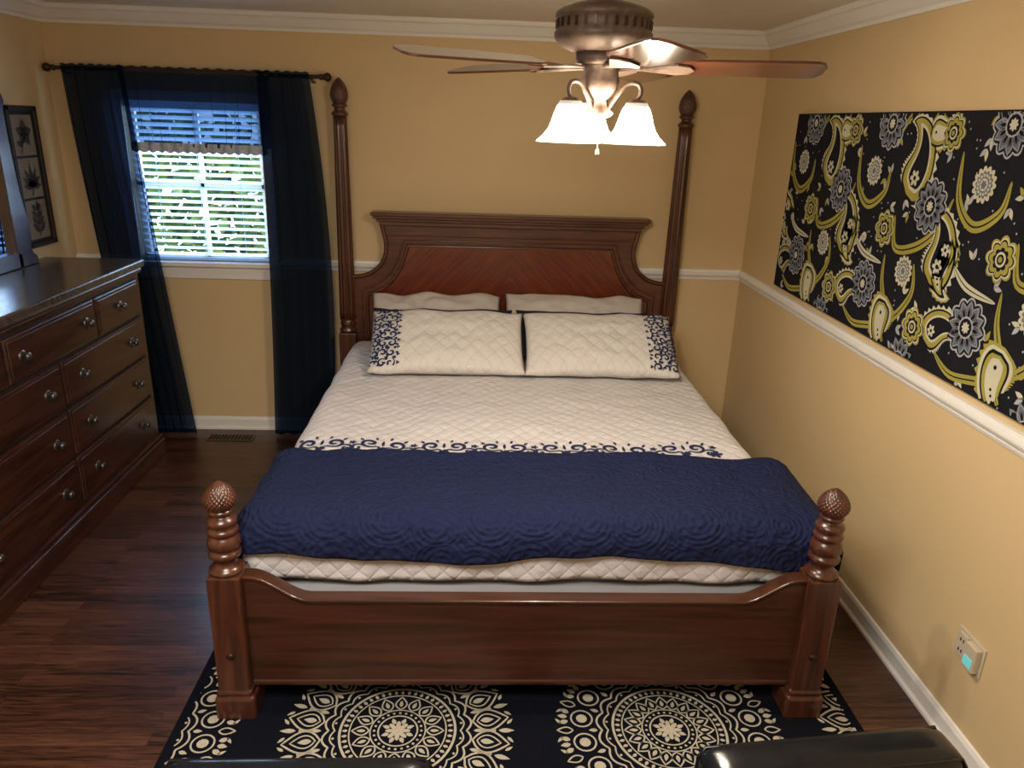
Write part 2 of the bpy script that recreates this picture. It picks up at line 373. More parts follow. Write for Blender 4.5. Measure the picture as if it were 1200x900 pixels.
# ---------------------------------------------------------------- bed
bed=empty('four_poster_bed')
YH,YB,W=-.115,-2.604,1.03
def pine(k,h):
    return lambda a,z: .96+.09*abs(sin(k*a/2+z*h))*abs(sin(k*a/2-z*h))
def finial_prof(zb,h,R):
    P=[]
    for i in range(41):
        t=i/40
        if t<.34: r=R*(.66+.34*sin(pi/2*t/.34))
        else: r=R*max(.015,(1-((t-.34)/.66)**1.75))**.72
        P.append((r,zb+h*t))
    return P
for sx in(-1,1):
    x=sx*W
    box('foot_post_base',x-.070,x+.070,YB-.070,YB+.070,0,.10,m_cherryv,bed,.012)
    box('foot_post_plinth',x-.062,x+.062,YB-.062,YB+.062,.10,.125,m_cherryv,bed,.01)
    box('foot_post_block',x-.056,x+.056,YB-.056,YB+.056,.12,.585,m_cherryv,bed,.006)
    prof=[(.05,.583),(.058,.590),(.058,.598),(.048,.606),(.038,.616),(.036,.628),(.042,.64),(.052,.648),(.054,.657),(.050,.666),(.041,.671),(.048,.679),(.054,.688),(.055,.70),(.052,.712),(.046,.722),(.041,.728),(.048,.734),(.052,.742),(.048,.750),(.040,.756),(.045,.764),(.050,.775),(.046,.786),(.032,.794),(.026,.800),(.036,.805),(.042,.812),(.036,.819),(.03,.824)]
    lathe('foot_post_turning',prof,m_cherryv,bed,(x,YB,0),40)
    lathe('foot_post_finial',finial_prof(.820,.100,.052),m_cherryv,bed,(x,YB,0),160,mod=pine(20,190))
    lathe('bolt_cover',[(.014,0),(.014,-.003),(.009,-.007),(.002,-.008)],m_bronze,bed,(x,YB-.056,.27),20,axis='y')
    box('head_post_block',x-.055,x+.055,YH-.055,YH+.055,0,.74,m_cherryv,bed,.006)
    prof=[(.05,.738),(.056,.748),(.054,.76),(.042,.775),(.05,.79),(.052,.80),(.046,.812),(.048,.83)]
    lathe('head_post_ring',prof,m_cherryv,bed,(x,YH,0),40)
    prof=[(.052-.012*i/20,.825+1.23*i/20) for i in range(21)]
    lathe('head_post_shaft',prof,m_cherryv,bed,(x,YH,0),96,mod=lambda a,z:1-.13*(.5+.5*cos(12*a)))
    prof=[(.040,2.05),(.047,2.056),(.05,2.064),(.045,2.073),(.036,2.079),(.030,2.09),(.034,2.10),(.046,2.107),(.044,2.116),(.034,2.122)]
    lathe('head_post_capital',prof,m_cherryv,bed,(x,YH,0),40)
    lathe('head_post_finial',finial_prof(2.118,.145,.051),m_cherryv,bed,(x,YH,0),160,mod=pine(20,140))
    box('side_rail',x-sx*.045-.02,x-sx*.045+.02,YB+.05,YH-.05,.14,.40,m_foot,bed,.004)
def ztop(x):
    t=min(1,max(0,(abs(x)-.755)/.20)); 
    return .482+.092*(t*t*(3-2*t))
def prof_panel(name,y0,y1,zb,zt,mat,xs=.976,n=120):
    V=[];F=[]
    for i in range(n+1):
        x=-xs+2*xs*i/n; V+=[(x,y0,zb(x)),(x,y0,zt(x)),(x,y1,zt(x)),(x,y1,zb(x))]
    for i in range(n):
        for k in range(4): F.append((4*i+k,4*i+(k+1)%4,4*i+4+(k+1)%4,4*i+4+k))
    F+=[(0,1,2,3),(4*n,4*n+3,4*n+2,4*n+1)]
    return bev(mobj(name,V,F,mat,bed),.004)
prof_panel('footboard_panel',YB-.018,YB+.018,lambda x:.13,lambda x:ztop(x)-.01,m_foot)
prof_panel('footboard_cap',YB-.028,YB+.03,lambda x:ztop(x)-.012,lambda x:ztop(x),m_foot)
prof_panel('footboard_bead',YB-.022,YB+.025,lambda x:ztop(x)-.022,lambda x:ztop(x)-.011,m_foot)
box('footboard_lower_rail',-.976,.976,YB-.024,YB+.024,.118,.140,m_foot,bed,.006)
side=smooth_curve([(.80,1.43),(.785,1.36),(.775,1.30),(.785,1.235),(.82,1.17),(.88,1.125),(.94,1.105),(.99,1.10)],5)
out=[(-x,z) for x,z in reversed(side)]+side
outline=[(-.99,.40)]+out+[(.99,.40)]
extr('headboard_board',outline,'xz',YH+.03,YH-.005,m_cherry,bed,.003)
tube('headboard_side_mold',[(x,YH-.008,z) for x,z in side],.014,m_cherry,bed)
tube('headboard_side_mold',[(-x,YH-.008,z) for x,z in side],.014,m_cherry,bed)
inn=smooth_curve([(.64,1.305),(.655,1.255),(.69,1.16),(.74,1.085),(.80,1.03),(.90,.985)],6)
inner=[(-.90,.5)]+[(-x,z) for x,z in reversed(inn)]+inn+[(.90,.5)]
extr('headboard_veneer_panel',inner,'xz',YH,YH-.012,m_vee,bed)
tube('headboard_panel_mold',[(x,YH-.012,z) for x,z in inner],.012,m_cherry,bed)
inner2=[(x*1.04,z+.03) if z>.6 else (x*1.04,z) for x,z in inner]
tube('headboard_panel_mold_outer',[(x,YH-.004,z) for x,z in inner2],.007,m_cherry,bed)
for hw,z0,z1,d in((.862,1.485,1.508,.065),(.85,1.468,1.486,.055),(.83,1.45,1.47,.04),(.815,1.425,1.452,.03),(.795,1.36,1.372,.014)):
    box('headboard_cornice',-hw,hw,YH-d,YH+.05,z0,z1,m_cherry,bed,.005)

# ---- mattress & bedding
box('box_spring',-.965,.965,-2.535,-.18,.20,.46,m_box,bed,.03)
box('mattress',-.95,.95,-2.50,-.18,.46,.66,m_box,bed,.05)
def edge(u,a,R):
    if u<=a: return u,0
    t=(u-a)/R
    if t<=pi/2: return a+R*sin(t),R*(1-cos(t))
    return a+R,R+(u-a-R*pi/2)
def drape(u,v,AL,AR,AF,R,zt,off,wr=.006,seed=0):
    if u>=0: x,dx=edge(u,AR,R)
    else: x,dx=edge(-u,AL,R); x=-x
    y,dy=edge(-v,AF,R); y=-y
    n1=noise.noise(Vector((x*3+seed,y*3,seed)))*wr*1.4+noise.noise(Vector((x*9,y*9+seed,seed)))*wr*.6
    dzc=math.sqrt(dx*dx+dy*dy) if dx<.1 and dy<.1 else max(dx,dy)+.0
    side_w=(min(dx,.2)/.2)*.012*sin(v*22+seed)
    fw=(min(dy,.15)/.15)*.006*sin(u*19+seed)
    sgn=1 if u>=0 else -1
    return (x+sgn*(off*(1 if dx>.02 else dx/.02)+side_w), y-(off*(1 if dy>.02 else dy/.02))-fw, zt-dzc+n1+off*max(0,1-(dx+dy)/.06))
def cloth(name,u0,u1,v0,v1,nu,nv,fn,mat,parent,thick,hem=None):
    V=[];F=[]
    for j in range(nv+1):
        for i in range(nu+1):
            V.append(fn(u0+(u1-u0)*i/nu,v0+(v1-v0)*j/nv))
    for j in range(nv):
        for i in range(nu): a=j*(nu+1)+i; F.append((a,a+1,a+nu+2,a+nu+1))
    o=mobj(name,V,F,mat,parent,True)
    if o.data.polygons[len(F)//2].normal.z<0: o.data.flip_normals()
    m=o.modifiers.new('s','SOLIDIFY'); m.thickness=thick; m.offset=-1
    return o
fq=lambda u,v: drape(u,v,.925,.965,2.45,.065,.695,.012,.010,1)
cloth('quilt',-.925-.42,.965+.42,-.20,-2.45-.235,130,130,fq,m_quilt,None,.012)
def throw_fn(u,v):
    vv=v+.012*sin(u*5)-.02*max(0,u)
    p=drape(u,vv,.93,1.02,2.45,.072,.712,.020,.014,5)
    return (p[0],p[1],p[2]+ .008*math.exp(-((v+2.0)/.03)**2))
o=cloth('throw_blanket',-.93-.22,1.02+.40,-1.995,-2.45-.15,120,60,throw_fn,m_throw,None,.022)
D=Deco()
def scroll_unit(D,x,y,s):
    for m in(-1,1):
        f=lambda P:[(x+m*p[0]*s,y+p[1]*s) for p in P]
        tp=lambda t:.35+.9*sin(pi*min(1,t*.9+.05))
        D.ribbon(f(spiral(.40,.10,.30,-2.2,1.25,1)),.10*s,taper=tp)
        D.ribbon(f(spiral(.78,-.22,.22,2.4,1.1,-1)),.09*s,taper=tp)
        D.ribbon(f([(.03,-.40),(.12,-.15),(.24,-.12)]),.07*s)
        D.petal(x+m*.62*s,y+.30*s,pi/2-m*.6,0,.22*s,.10*s)
        D.petal(x+m*.20*s,y+.40*s,pi/2-m*.3,0,.20*s,.09*s)
    D.star(x,y-.30*s,lambda a:(.10+.07*abs(cos(2.5*a)))*s,20)
    D.petal(x,y,pi/2,-.05*s,.35*s,.10*s)
xx=-.86
while xx<.95:
    scroll_unit(D,xx,-1.840,.14)
    D.star(xx+.132,-1.885,lambda a:.012+.018*abs(cos(2.5*a)),20); D.star(xx+.132,-1.82,lambda a:.008+.010*abs(cos(2.5*a)),20)
    xx+=.264
for i in range(124): D.disc(-.92+i*.0155,-1.928,.004,6)
def onq(u,v):
    p=fq(u,v); return (p[0],p[1],p[2]+.004)
D.build('embroidery_band',m_thread,onq,bpy.data.objects['quilt'])

def ph(u,v,t):
    a=max(0,1-abs(u)**2.6); b=max(0,1-abs(v)**2.6)
    return t/2*(a*b)**.42
def pillow(name,w,l,t,loc,rot,mat,rump=.006):
    V=[];F=[];nu,nv=48,34
    for sgn in(1,-1):
        for j in range(nv+1):
            for i in range(nu+1):
                u=-1+2*i/nu; v=-1+2*j/nv
                x=u*w/2*(1-.035*(1-(abs(v))**3)*abs(u)**6); y=v*l/2*(1-.05*(1-(abs(u))**3)*abs(v)**6)
                y+=(.008+rump*.9)*noise.noise(Vector((u*2.5+loc[0]*7,v,3)))
                z=sgn*ph(u,v,t)+(rump*noise.noise(Vector((u*3,v*3,loc[0]*9+sgn)))+rump*.7*noise.noise(Vector((u*9,v*5,loc[1]*9+sgn))))*(1-abs(u)**3)*(1-abs(v)**3)
                V.append((x,y,z))
    K=(nu+1)*(nv+1)
    for s in(0,1):
        for j in range(nv):
            for i in range(nu):
                a=s*K+j*(nu+1)+i; f=(a,a+1,a+nu+2,a+nu+1); F.append(f if s==0 else f[::-1])
    me=bpy.data.meshes.new(name); me.from_pydata(V,[],F); me.materials.append(mat)
    bm=bmesh.new(); bm.from_mesh(me); bmesh.ops.remove_doubles(bm,verts=bm.verts,dist=.0005); bm.to_mesh(me); bm.free()
    for p in me.polygons: p.use_smooth=True
    o=bpy.data.objects.new(name,me); COL.objects.link(o); o.location=loc; o.rotation_euler=rot; return o
R=math.radians
pillow('pillow',.80,.44,.13,(-.45,-.35,.872),(R(40),0,R(3)),m_pillow,.024)
pillow('pillow',.88,.44,.13,(.40,-.34,.878),(R(40),0,R(-3)),m_pillow,.024)
pillow('pillow_navy',.84,.38,.05,(-.40,-.53,.857),(R(36),0,R(3)),m_navyp)
pillow('pillow_navy',.80,.38,.05,(.43,-.53,.857),(R(36),0,R(-1)),m_navyp)
for sx,cx_,rz in((-1,-.365,1),(1,.50,0)):
    wP,lP,tP=.87,.47,.14
    o=pillow('pillow_sham',wP,lP,tP,(cx_,-.745,.866),(R(32),0,R(rz)),m_sham,.010)
    D=Deco()
    for ix in range(3):
        for iy in range(7):
            px=sx*(wP/2-.035-ix*.047); py=-lP/2+.040+iy*.064
            s=.026
            a0=random.uniform(0,6); d_=1 if (ix+iy)%2 else -1
            D.ribbon(spiral(px,py,s,a0,1.1,d_),.009,taper=lambda t:.4+.9*sin(pi*t))
            for q in range(3): D.petal(px,py,a0+q*2.1,.024,.046,.013)
            D.star(px+.022,py+.03,lambda a:.005+.006*abs(cos(2.5*a)),14)
    for iy in range(9): D.star(sx*(wP/2-.168),-lP/2+.04+iy*.049,lambda a:.004+.007*abs(cos(1.5*a)),14)
    D.build('embroidery',m_thread,lambda x,y:(x,y,ph(2*x/wP,2*y/lP,tP)+.007),o,clip=lambda x,y:abs(x)<wP/2-.012 and abs(y)<lP/2-.02)

# ---------------------------------------------------------------- dresser
dr=empty('dresser')
dx=-2.185; y0,y1=-2.34,-.40
box('carcass',XL+.02,dx,y0+.02,y1-.02,.10,1.18,m_drsv,dr,.004)
box('base_molding',XL+.02,dx+.028,y0,y1,0,.11,m_drs,dr,.01); box('base_step',XL+.02,dx+.016,y0+.008,y1-.008,.11,.135,m_drs,dr,.008)
box('top_molding',XL+.02,dx+.02,y0+.005,y1-.005,1.155,1.185,m_drs,dr,.01)
box('stone_top',XL+.015,dx+.035,y0-.01,y1+.01,1.185,1.228,m_stone,dr,.008)
def drawer(ya,yb,za,zb,knobs):
    box('drawer_gap',dx-.01,dx+.002,ya-.006,yb+.006,za-.006,zb+.006,m_gap,dr)
    box('drawer_front',dx-.01,dx+.014,ya,yb,za,zb,m_drs,dr,.007)
    box('drawer_field',dx,dx+.018,ya+.018,yb-.018,za+.018,zb-.018,m_drs,dr,.004)
    for ky in knobs:
        kz=(za+zb)/2
        lathe('knob_rosette',[(.028,0),(.028,.004),(.02,.007),(.008,.009)],m_knob,dr,(dx+.017,ky,kz),24,mod=lambda a,z:1+.06*cos(10*a),axis='x')
        lathe('knob',[(.007,.006),(.006,.016),(.014,.02),(.019,.027),(.015,.034),(.003,.038)],m_knob,dr,(dx+.017,ky,kz),20,axis='x')
yc=(y0+y1)/2
drawer(-.965,-.475,.925,1.125,[-.72]); drawer(-1.755,-.985,.925,1.125,[-1.65,-1.09]); drawer(-2.265,-1.775,.925,1.125,[-2.02])
for za,zb in((.68,.905),(.425,.66),(.165,.405)):
    drawer(yc+.01,-.475,za,zb,[-1.2,-.64]); drawer(-2.265,yc-.01,za,zb,[-2.08,-1.52])
mr=empty('dresser_mirror')
mx0,mx1=-2.69,-2.64
post=smooth_curve([(-.575,1.229),(-.585,1.27),(-.62,1.30),(-.625,1.36),(-.61,1.45),(-.64,1.60),(-.655,1.80),(-.66,2.02),(-.64,2.07),(-.67,2.13)],4)
postin=[(-.76,2.13),(-.76,1.229)]
for mside in(0,1):
    pts=post+postin
    if mside: pts=[(2*yc-a,b) for a,b in pts]
    extr('mirror_post',pts,'yz',mx0,mx1,m_drsv,mr,.005)
arch=[(-.72,2.05)]+[(-.72-(1.30)*i/20,2.10+.14*sin(pi*i/20)) for i in range(21)]+[(-2.02,2.05)]
extr('mirror_crest',arch,'yz',mx0,mx1+.01,m_drsv,mr,.006)
box('mirror_bottom_rail',mx0,mx1,-2.02,-.72,1.229,1.31,m_drsv,mr,.006)
box('mirror_glass',mx0+.01,mx0+.02,-2.0,-.75,1.30,2.07,m_mirror,mr)

# metal leaf wall art (left wall)
ar=empty('wall_art_leaf_panel'); m_artf=mat_plain('art_frame_dark',(.028,.021,.018),.5,.2,30,metal=.3); m_artb=mat_plain('art_tile_beige',(.20,.165,.115),.7,.15,15)
m_artl=mat_plain('art_leaf_bronze',(.045,.032,.023),.5,.2,40,metal=.3)
ya,yb,za,zb=-.53,-.24,1.29,2.05; ax=XL+.012
for nm,a,b,c,d in(('l',ya,ya+.028,za,zb),('r',yb-.028,yb,za,zb),('t',ya,yb,zb-.028,zb),('b',ya,yb,za,za+.028)):
    box('frame_'+nm,XL,XL+.025,a,b,c,d,m_artf,ar,.004)
box('backing',XL,XL+.006,ya+.02,yb-.02,za+.02,zb-.02,m_artf,ar)
for i in range(3):
    c0=za+.042+i*.228; box('tile',XL+.006,ax,ya+.045,yb-.045,c0,c0+.215,m_artb,ar,.002)
    D=Deco(); cy_=(ya+yb)/2; cz_=c0+.108
    if i==2:
        D.ribbon([(cy_-.05,cz_-.095),(cy_-.02,cz_-.03),(cy_,cz_)],.008)
        for k in range(5): D.petal(cy_,cz_+.01,2*pi*k/5+.3,.0,.075,.05)
        D.petal(cy_-.03,cz_-.06,2.6,0,.06,.03)
    elif i==1:
        D.ribbon([(cy_-.01,cz_-.095),(cy_,cz_-.05)],.008)
        for k in range(7): D.petal(cy_,cz_-.05,pi/2+(k-3)*.48,0,.13-.014*abs(k-3),.034)
    else:
        D.ribbon([(cy_-.01,cz_-.095),(cy_,cz_),(cy_+.01,cz_+.08)],.008)
        for k in range(4):
            for sg in(-1,1): D.petal(cy_,cz_-.07+k*.04,pi/2-sg*.9,0,.085-.01*k,.032)
        D.petal(cy_+.01,cz_+.06,pi/2,0,.045,.025)
    D.build('leaf',m_artl,lambda a,b:(ax+.004,a,b),ar)

# ---------------------------------------------------------------- paisley canvas (right wall)
pc=empty('paisley_canvas_art')
CY0,CY1,CZ0,CZ1=-2.95,-.67,1.225,2.14; CX=XR-.04
m_cbg=mat_plain('canvas_charcoal',(.010,.010,.014),.95,.15,20,spec=.1)
m_cc=mat_plain('print_cream',(.50,.48,.36),.9,.08,spec=.1); m_co=mat_plain('print_olive',(.30,.265,.055),.9,.12,spec=.1)
m_cg=mat_plain('print_grey',(.12,.135,.17),.9,.1,spec=.1); m_cw=mat_plain('print_lightgrey',(.36,.37,.40),.9,.05,spec=.1); m_cd=mat_plain('print_dark',(.009,.009,.013),.95,.1,spec=.1)
box('canvas',CX,XR-.001,CY0,CY1,CZ0,CZ1,m_cbg,pc,.003)
layers={}
def Ly(mat,l):
    key=(mat.name,l)
    if key not in layers: layers[key]=(Deco(),mat,l)
    return layers[key][0]
def flowerA(x,y,r):
    Ly(m_cw,5).star(x,y,lambda a:r*(.86+.14*abs(cos(6*a))),96)
    Ly(m_cd,6).star(x,y,lambda a:r*.94*(.84+.15*abs(cos(6*a))),96)
    for k in range(12):
        a=k*pi/6; Ly(m_cg,7).petal(x,y,a,.2*r,.92*r,.44*r); Ly(m_cw,8).petal_line(x,y,a,.25*r,.86*r,.34*r,.02*r); Ly(m_cd,8).petal(x,y,a,.3*r,.66*r,.10*r)
    Ly(m_cw,9).ring(x,y,.34*r,.05*r,40)
    Ly(m_cd,9).disc(x,y,.3*r,24); Ly(m_cc,10).star(x,y,lambda a:r*(.12+.08*abs(cos(4*a))),40)
def flowerY(x,y,r):
    sc=lambda q:(lambda a:q*(.78+.22*abs(cos(4*a))))
    Ly(m_co,5).star(x,y,sc(r),96); Ly(m_cc,6).star(x,y,sc(.9*r),96); Ly(m_cd,7).star(x,y,sc(.82*r),96)
    Ly(m_co,8).star(x,y,sc(.74*r),96); Ly(m_cd,9).star(x,y,sc(.5*r),96)
    Ly(m_cc,10).disc(x,y,.32*r,24); Ly(m_cd,11).disc(x,y,.22*r,24); Ly(m_co,12).disc(x,y,.13*r,16)
def flowerW(x,y,r):
    Ly(m_cc,5).star(x,y,lambda a:r*(.80+.2*abs(cos(7*a))),112)
    Ly(m_cg,6).star(x,y,lambda a:r*.74*(.80+.2*abs(cos(7*a))),112)
    for k in range(14): Ly(m_cc,7).disc(x+.50*r*cos(k*pi/7),y+.50*r*sin(k*pi/7),.09*r,8)
    Ly(m_cc,8).disc(x,y,.34*r,24); Ly(m_cg,9).star(x,y,lambda a:r*(.16+.1*abs(cos(3*a))),36)
def paisley(x,y,s,ang,flip,cols):
    n=30; th=[ang+flip*(-.6+2.6*(i/n)**1.8) for i in range(n+1)]
    P=[(x,y)]
    for i in range(n): P.append((P[-1][0]+s/n*cos(th[i]),P[-1][1]+s/n*sin(th[i])))
    def wd(t): return s*.31*(max(0,sin(pi*min(1,t**.52))))**.75*(1-.25*t)
    for li,(sc,mat) in enumerate(cols):
        L=[];Rr=[]; i0=int((1-sc)*8); i1=n-int((1-sc)*13)
        for i in range(i0,i1+1):
            t=(i-i0)/(i1-i0); a=th[min(i,n-1)]; ww=wd(t)*sc
            if li==0: ww*=1+.09*(-1)**i
            L.append((P[i][0]-ww*sin(a),P[i][1]+ww*cos(a))); Rr.append((P[i][0]+ww*sin(a),P[i][1]-ww*cos(a)))
        Ly(mat,3+li).strip(L,Rr)
    k=int(n*.26); Ly(m_cc,9).star(P[k][0],P[k][1],lambda a:s*(.045+.04*abs(cos(3*a))),36); Ly(m_cd,10).disc(P[k][0],P[k][1],s*.025,8)
    for i in range(14,n-8,2): Ly(m_cd,9).disc(P[i][0],P[i][1],s*.018,8)
def swoosh(pts,w,mat=m_co,l=1):
    P=smooth_curve(pts,7)
    Ly(mat,l).ribbon(P,w,taper=lambda t:.15+1.0*max(0,sin(pi*t))**.8)
    Ly(m_cd,l+1).ribbon(P,w*.18,taper=lambda t:max(0,sin(pi*t)))
WA=CY1-CY0; HA=CZ1-CZ0
A1=[(1,m_cc),(.88,m_cd),(.78,m_co),(.56,m_cc),(.46,m_cd)]; A2=[(1,m_co),(.86,m_cc),(.70,m_cd),(.60,m_co),(.40,m_cc)]
for i in range(-1,4):
    o_=i*.74
    for (a,b) in((.25,.87),(.63,.58),(.25,.21),(.63,-.02)): flowerA(o_+a,b,.105)
    for (a,b) in((.17,.68),(.54,.32)): flowerW(o_+a,b,.062)
    for (a,b) in((.68,.84),(.34,.46),(.68,.13)): flowerY(o_+a,b,.078 if b<.8 else .070)
    paisley(o_+.44,.60,.38,1.5,1,A1)
    paisley(o_+.72,.30,.36,1.7,1,A1)
    paisley(o_+.08,.50,.30,-1.6,1,A2)
    paisley(o_+.46,.20,.32,-1.3,1,A2)
    paisley(o_+.52,.86,.24,.2,1,A2)
    paisley(o_+.02,.10,.28,.3,-1,A1)
    swoosh([(o_+.02,.78),(o_+.05,.62),(o_+.16,.54),(o_+.28,.60),(o_+.30,.70)],.034)
    swoosh([(o_+.40,.52),(o_+.44,.40),(o_+.58,.42),(o_+.70,.50),(o_+.76,.62)],.034)
    swoosh([(o_+.38,.36),(o_+.40,.24),(o_+.50,.12),(o_+.62,.24),(o_+.60,.36)],.030)
    swoosh([(o_+.32,.82),(o_+.40,.90),(o_+.56,.80),(o_+.58,.70)],.028)
    swoosh([(o_+.10,.40),(o_+.20,.34),(o_+.36,.32)],.026,m_cc)
    swoosh([(o_+.10,.08),(o_+.22,.03),(o_+.42,.06),(o_+.50,.0)],.028)
    for k in range(34):
        x_,y_=o_+random.uniform(0,.74),random.uniform(0,.92); a_=random.uniform(0,6)
        for q in(-.5,.5): Ly(random.choice((m_cw,m_cc,m_co)),0).petal(x_,y_,a_+q,0,.042,.018)
    for k in range(70): Ly(m_cw,0).disc(o_+random.uniform(0,.74),random.uniform(0,.92),.004,6)
for (D,mat,l) in layers.values():
    D.build('print_layer',mat,lambda a,b,l=l:(CX-.0004*l-.0004,CY1-a,CZ0+b),pc,clip=lambda a,b:.003<a<WA-.003 and .003<b<HA-.003)

# outlet
ou=empty('wall_outlet')
box('plate',XR-.007,XR,-2.835,-2.69,.325,.44,m_plastic,ou,.003)
box('receptacle',XR-.012,XR-.006,-2.75,-2.705,.34,.425,m_plastic,ou,.004)
for zz in(.36,.40):
    for yy in(-2.735,-2.72): box('slot',XR-.0135,XR-.011,yy-.002,yy+.002,zz-.006,zz+.006,m_gap,ou)
m_night,_n,_b=nt('night_light_glow'); setp(_b,col=(.1,.4,.42),emc=(.18,.60,.60),ems=.5)
box('night_light_body',XR-.03,XR-.006,-2.825,-2.765,.335,.43,m_plastic,ou,.005)
box('night_light_lens',XR-.033,XR-.029,-2.816,-2.774,.348,.384,m_night,ou,.003)

# ---------------------------------------------------------------- rug
rg=empty('area_rug')
RX0,RX1,RY0,RY1=-1.235,1.235,-3.55,-1.98
box('pile',RX0,RX1,RY0,RY1,0,.010,m_rug,rg,.004)
def medal(D,cx,cy,R,kind=0):
    c=lambda r:r*R
    P=lambda f,k=240:[(cx+c(f(2*pi*i/k))*cos(2*pi*i/k),cy+c(f(2*pi*i/k))*sin(2*pi*i/k)) for i in range(k)]
    n=16 if kind==0 else 20
    D.star(cx,cy,lambda a:R*(.05+.06*abs(cos(4*a))),48)
    for k in range(8): D.petal(cx,cy,2*pi*k/8+.39,c(.08),c(.15),c(.04))
    D.ring(cx,cy,c(.17),c(.014),60)
    for k in range(24): a=2*pi*k/24; D.disc(cx+c(.205)*cos(a),cy+c(.205)*sin(a),c(.012),8)
    D.ring(cx,cy,c(.24),c(.012),60)
    for k in range(n):
        a=2*pi*k/n; D.petal_line(cx,cy,a,c(.25),c(.40),c(.10),c(.014)); D.petal(cx,cy,a,c(.28),c(.36),c(.035))
    D.ring(cx,cy,c(.42),c(.012)); 
    for k in range(48): a=2*pi*k/48; D.petal(cx,cy,a,c(.435),c(.485),c(.03))
    D.ring(cx,cy,c(.50),c(.022))
    m=20 if kind==0 else 18
    D.ribbon(P(lambda a:.545+.035*abs(sin(m*a/2))),c(.014),True)
    D.ribbon(P(lambda a:.60+.045*abs(sin(m*a/2))),c(.018),True)
    for k in range(m):
        a=2*pi*(k+.5)/m; b=2*pi*k/m
        D.disc(cx+c(.555)*cos(a),cy+c(.555)*sin(a),c(.012),8)
        if kind==0:
            D.petal_line(cx,cy,a,c(.66),c(.98),c(.24),c(.018)); D.petal_line(cx,cy,a,c(.70),c(.91),c(.14),c(.014)); D.petal(cx,cy,a,c(.73),c(.85),c(.06))
            D.petal(cx,cy,b,c(.66),c(.78),c(.04)); D.disc(cx+c(.84)*cos(b),cy+c(.84)*sin(b),c(.018),8)
            D.petal(cx,cy,b,c(.88),c(1.02),c(.05))
        else:
            D.ring(cx+c(.78)*cos(a),cy+c(.78)*sin(a),c(.095),c(.016),20); D.disc(cx+c(.78)*cos(a),cy+c(.78)*sin(a),c(.05),10)
            for q in(-.45,0,.45): D.petal(cx+c(.80)*cos(a),cy+c(.80)*sin(a),a+q,c(.11),c(.20),c(.05))
            D.petal(cx,cy,b,c(.64),c(.72),c(.04)); D.petal_line(cx,cy,b,c(.86),c(1.0),c(.07),c(.014))
        for sg in(-1,1):
            x=cx+c(.98)*cos(b+sg*.10); y=cy+c(.98)*sin(b+sg*.10); D.petal(x,y,b+sg*.9,-c(.03),c(.05),c(.03))
D=Deco()
for i,cx_ in enumerate((-1.42,-.45,.52,1.49)):
    for j,cy_ in enumerate((-1.76,-2.73,-3.70)): medal(D,cx_,cy_,.405,(i+j)%2)
D.build('medallion_pattern',m_rugc,lambda a,b:(a,b,.0112),rg,clip=lambda a,b:RX0+.03<a<RX1-.03 and RY0+.03<b<RY1-.03)

# ---------------------------------------------------------------- leather chairs
def chair(loc,rz,w=.30):
    c=empty('leather_chair')
    def soft(name,x0,x1,ya,yb,z0,z1,b):
        # upholstered block: rounded box with a crowned top
        bm=bmesh.new(); bmesh.ops.create_cube(bm,size=2); bmesh.ops.subdivide_edges(bm,edges=bm.edges[:],cuts=11,use_grid_fill=True)
        cx_,cy_,cz_=(x0+x1)/2,(ya+yb)/2,(z0+z1)/2; hx,hy,hz=(x1-x0)/2,(yb-ya)/2,(z1-z0)/2
        for v in bm.verts:
            p=Vector((v.co.x*hx,v.co.y*hy,v.co.z*hz))
            q=Vector([max(-h+b,min(h-b,a)) for a,h in zip(p,(hx,hy,hz))]); d=p-q
            if d.length>1e-6: 
                d=d.normalized()*b
                p=q+d
            cr=(1-v.co.x**2)*(1-v.co.y**2)*.012*(1 if v.co.z>.5 else 0)
            v.co=(cx_+p.x,cy_+p.y,cz_+p.z+cr)
        me=bpy.data.meshes.new(name); bm.to_mesh(me); bm.free(); me.materials.append(m_leather)
        for p in me.polygons: p.use_smooth=True
        o=link(bpy.data.objects.new(name,me),c); s_=o.modifiers.new('s','SUBSURF'); s_.levels=1; s_.render_levels=1
    soft('back',-w,w,-.12,.0,.30,.715,.032)
    soft('seat_cushion',-w+.01,w-.01,-.62,-.11,.30,.45,.04)
    soft('seat_base',-w,w,-.62,-.02,.16,.31,.02)
    for yy in(-.011,-.109):
        tube('piping',[(-w+.004,yy,.62),(-w+.006,yy,.68),(-w+.022,yy,.704),(w-.022,yy,.704),(w-.006,yy,.68),(w-.004,yy,.62)],.004,m_leather,c)
    for x in(-.26,.26):
        for y in(-.58,-.06): lathe('leg',[(.014,0.012),(.024,.165)],m_drsv,c,(x,y,0),16)
    c.location=loc; c.rotation_euler=(0,0,rz)
chair((-.572,-3.515,0),0); chair((.640,-3.455,0),R(6),.312)

# ---------------------------------------------------------------- ceiling fan
fan=empty('ceiling_fan'); FX,FY=.15,-2.5
m_blade=mat_wood('fan_blade_wood',(.050,.014,.008),(.105,.030,.014),(2.5,26,26),.14,coat=1.0,coatr=.12)
L=(FX,FY,0)
lathe('canopy',[(.03,2.50),(.05,2.505),(.065,2.53),(.072,2.56),(.074,2.598)],m_fanmetal,fan,L)
lathe('downrod',[(.014,2.40),(.014,2.51)],m_fanmetal,fan,L,16)
lathe('yoke',[(.028,2.375),(.034,2.385),(.03,2.41),(.018,2.42)],m_fanmetal,fan,L)
lathe('motor_housing',[(.05,2.245),(.09,2.25),(.115,2.260),(.135,2.278),(.140,2.288),(.140,2.298),(.134,2.304),(.134,2.335),(.139,2.340),(.137,2.350),(.12,2.362),(.09,2.372),(.05,2.382),(.03,2.385)],m_fanmetal,fan,L,48)
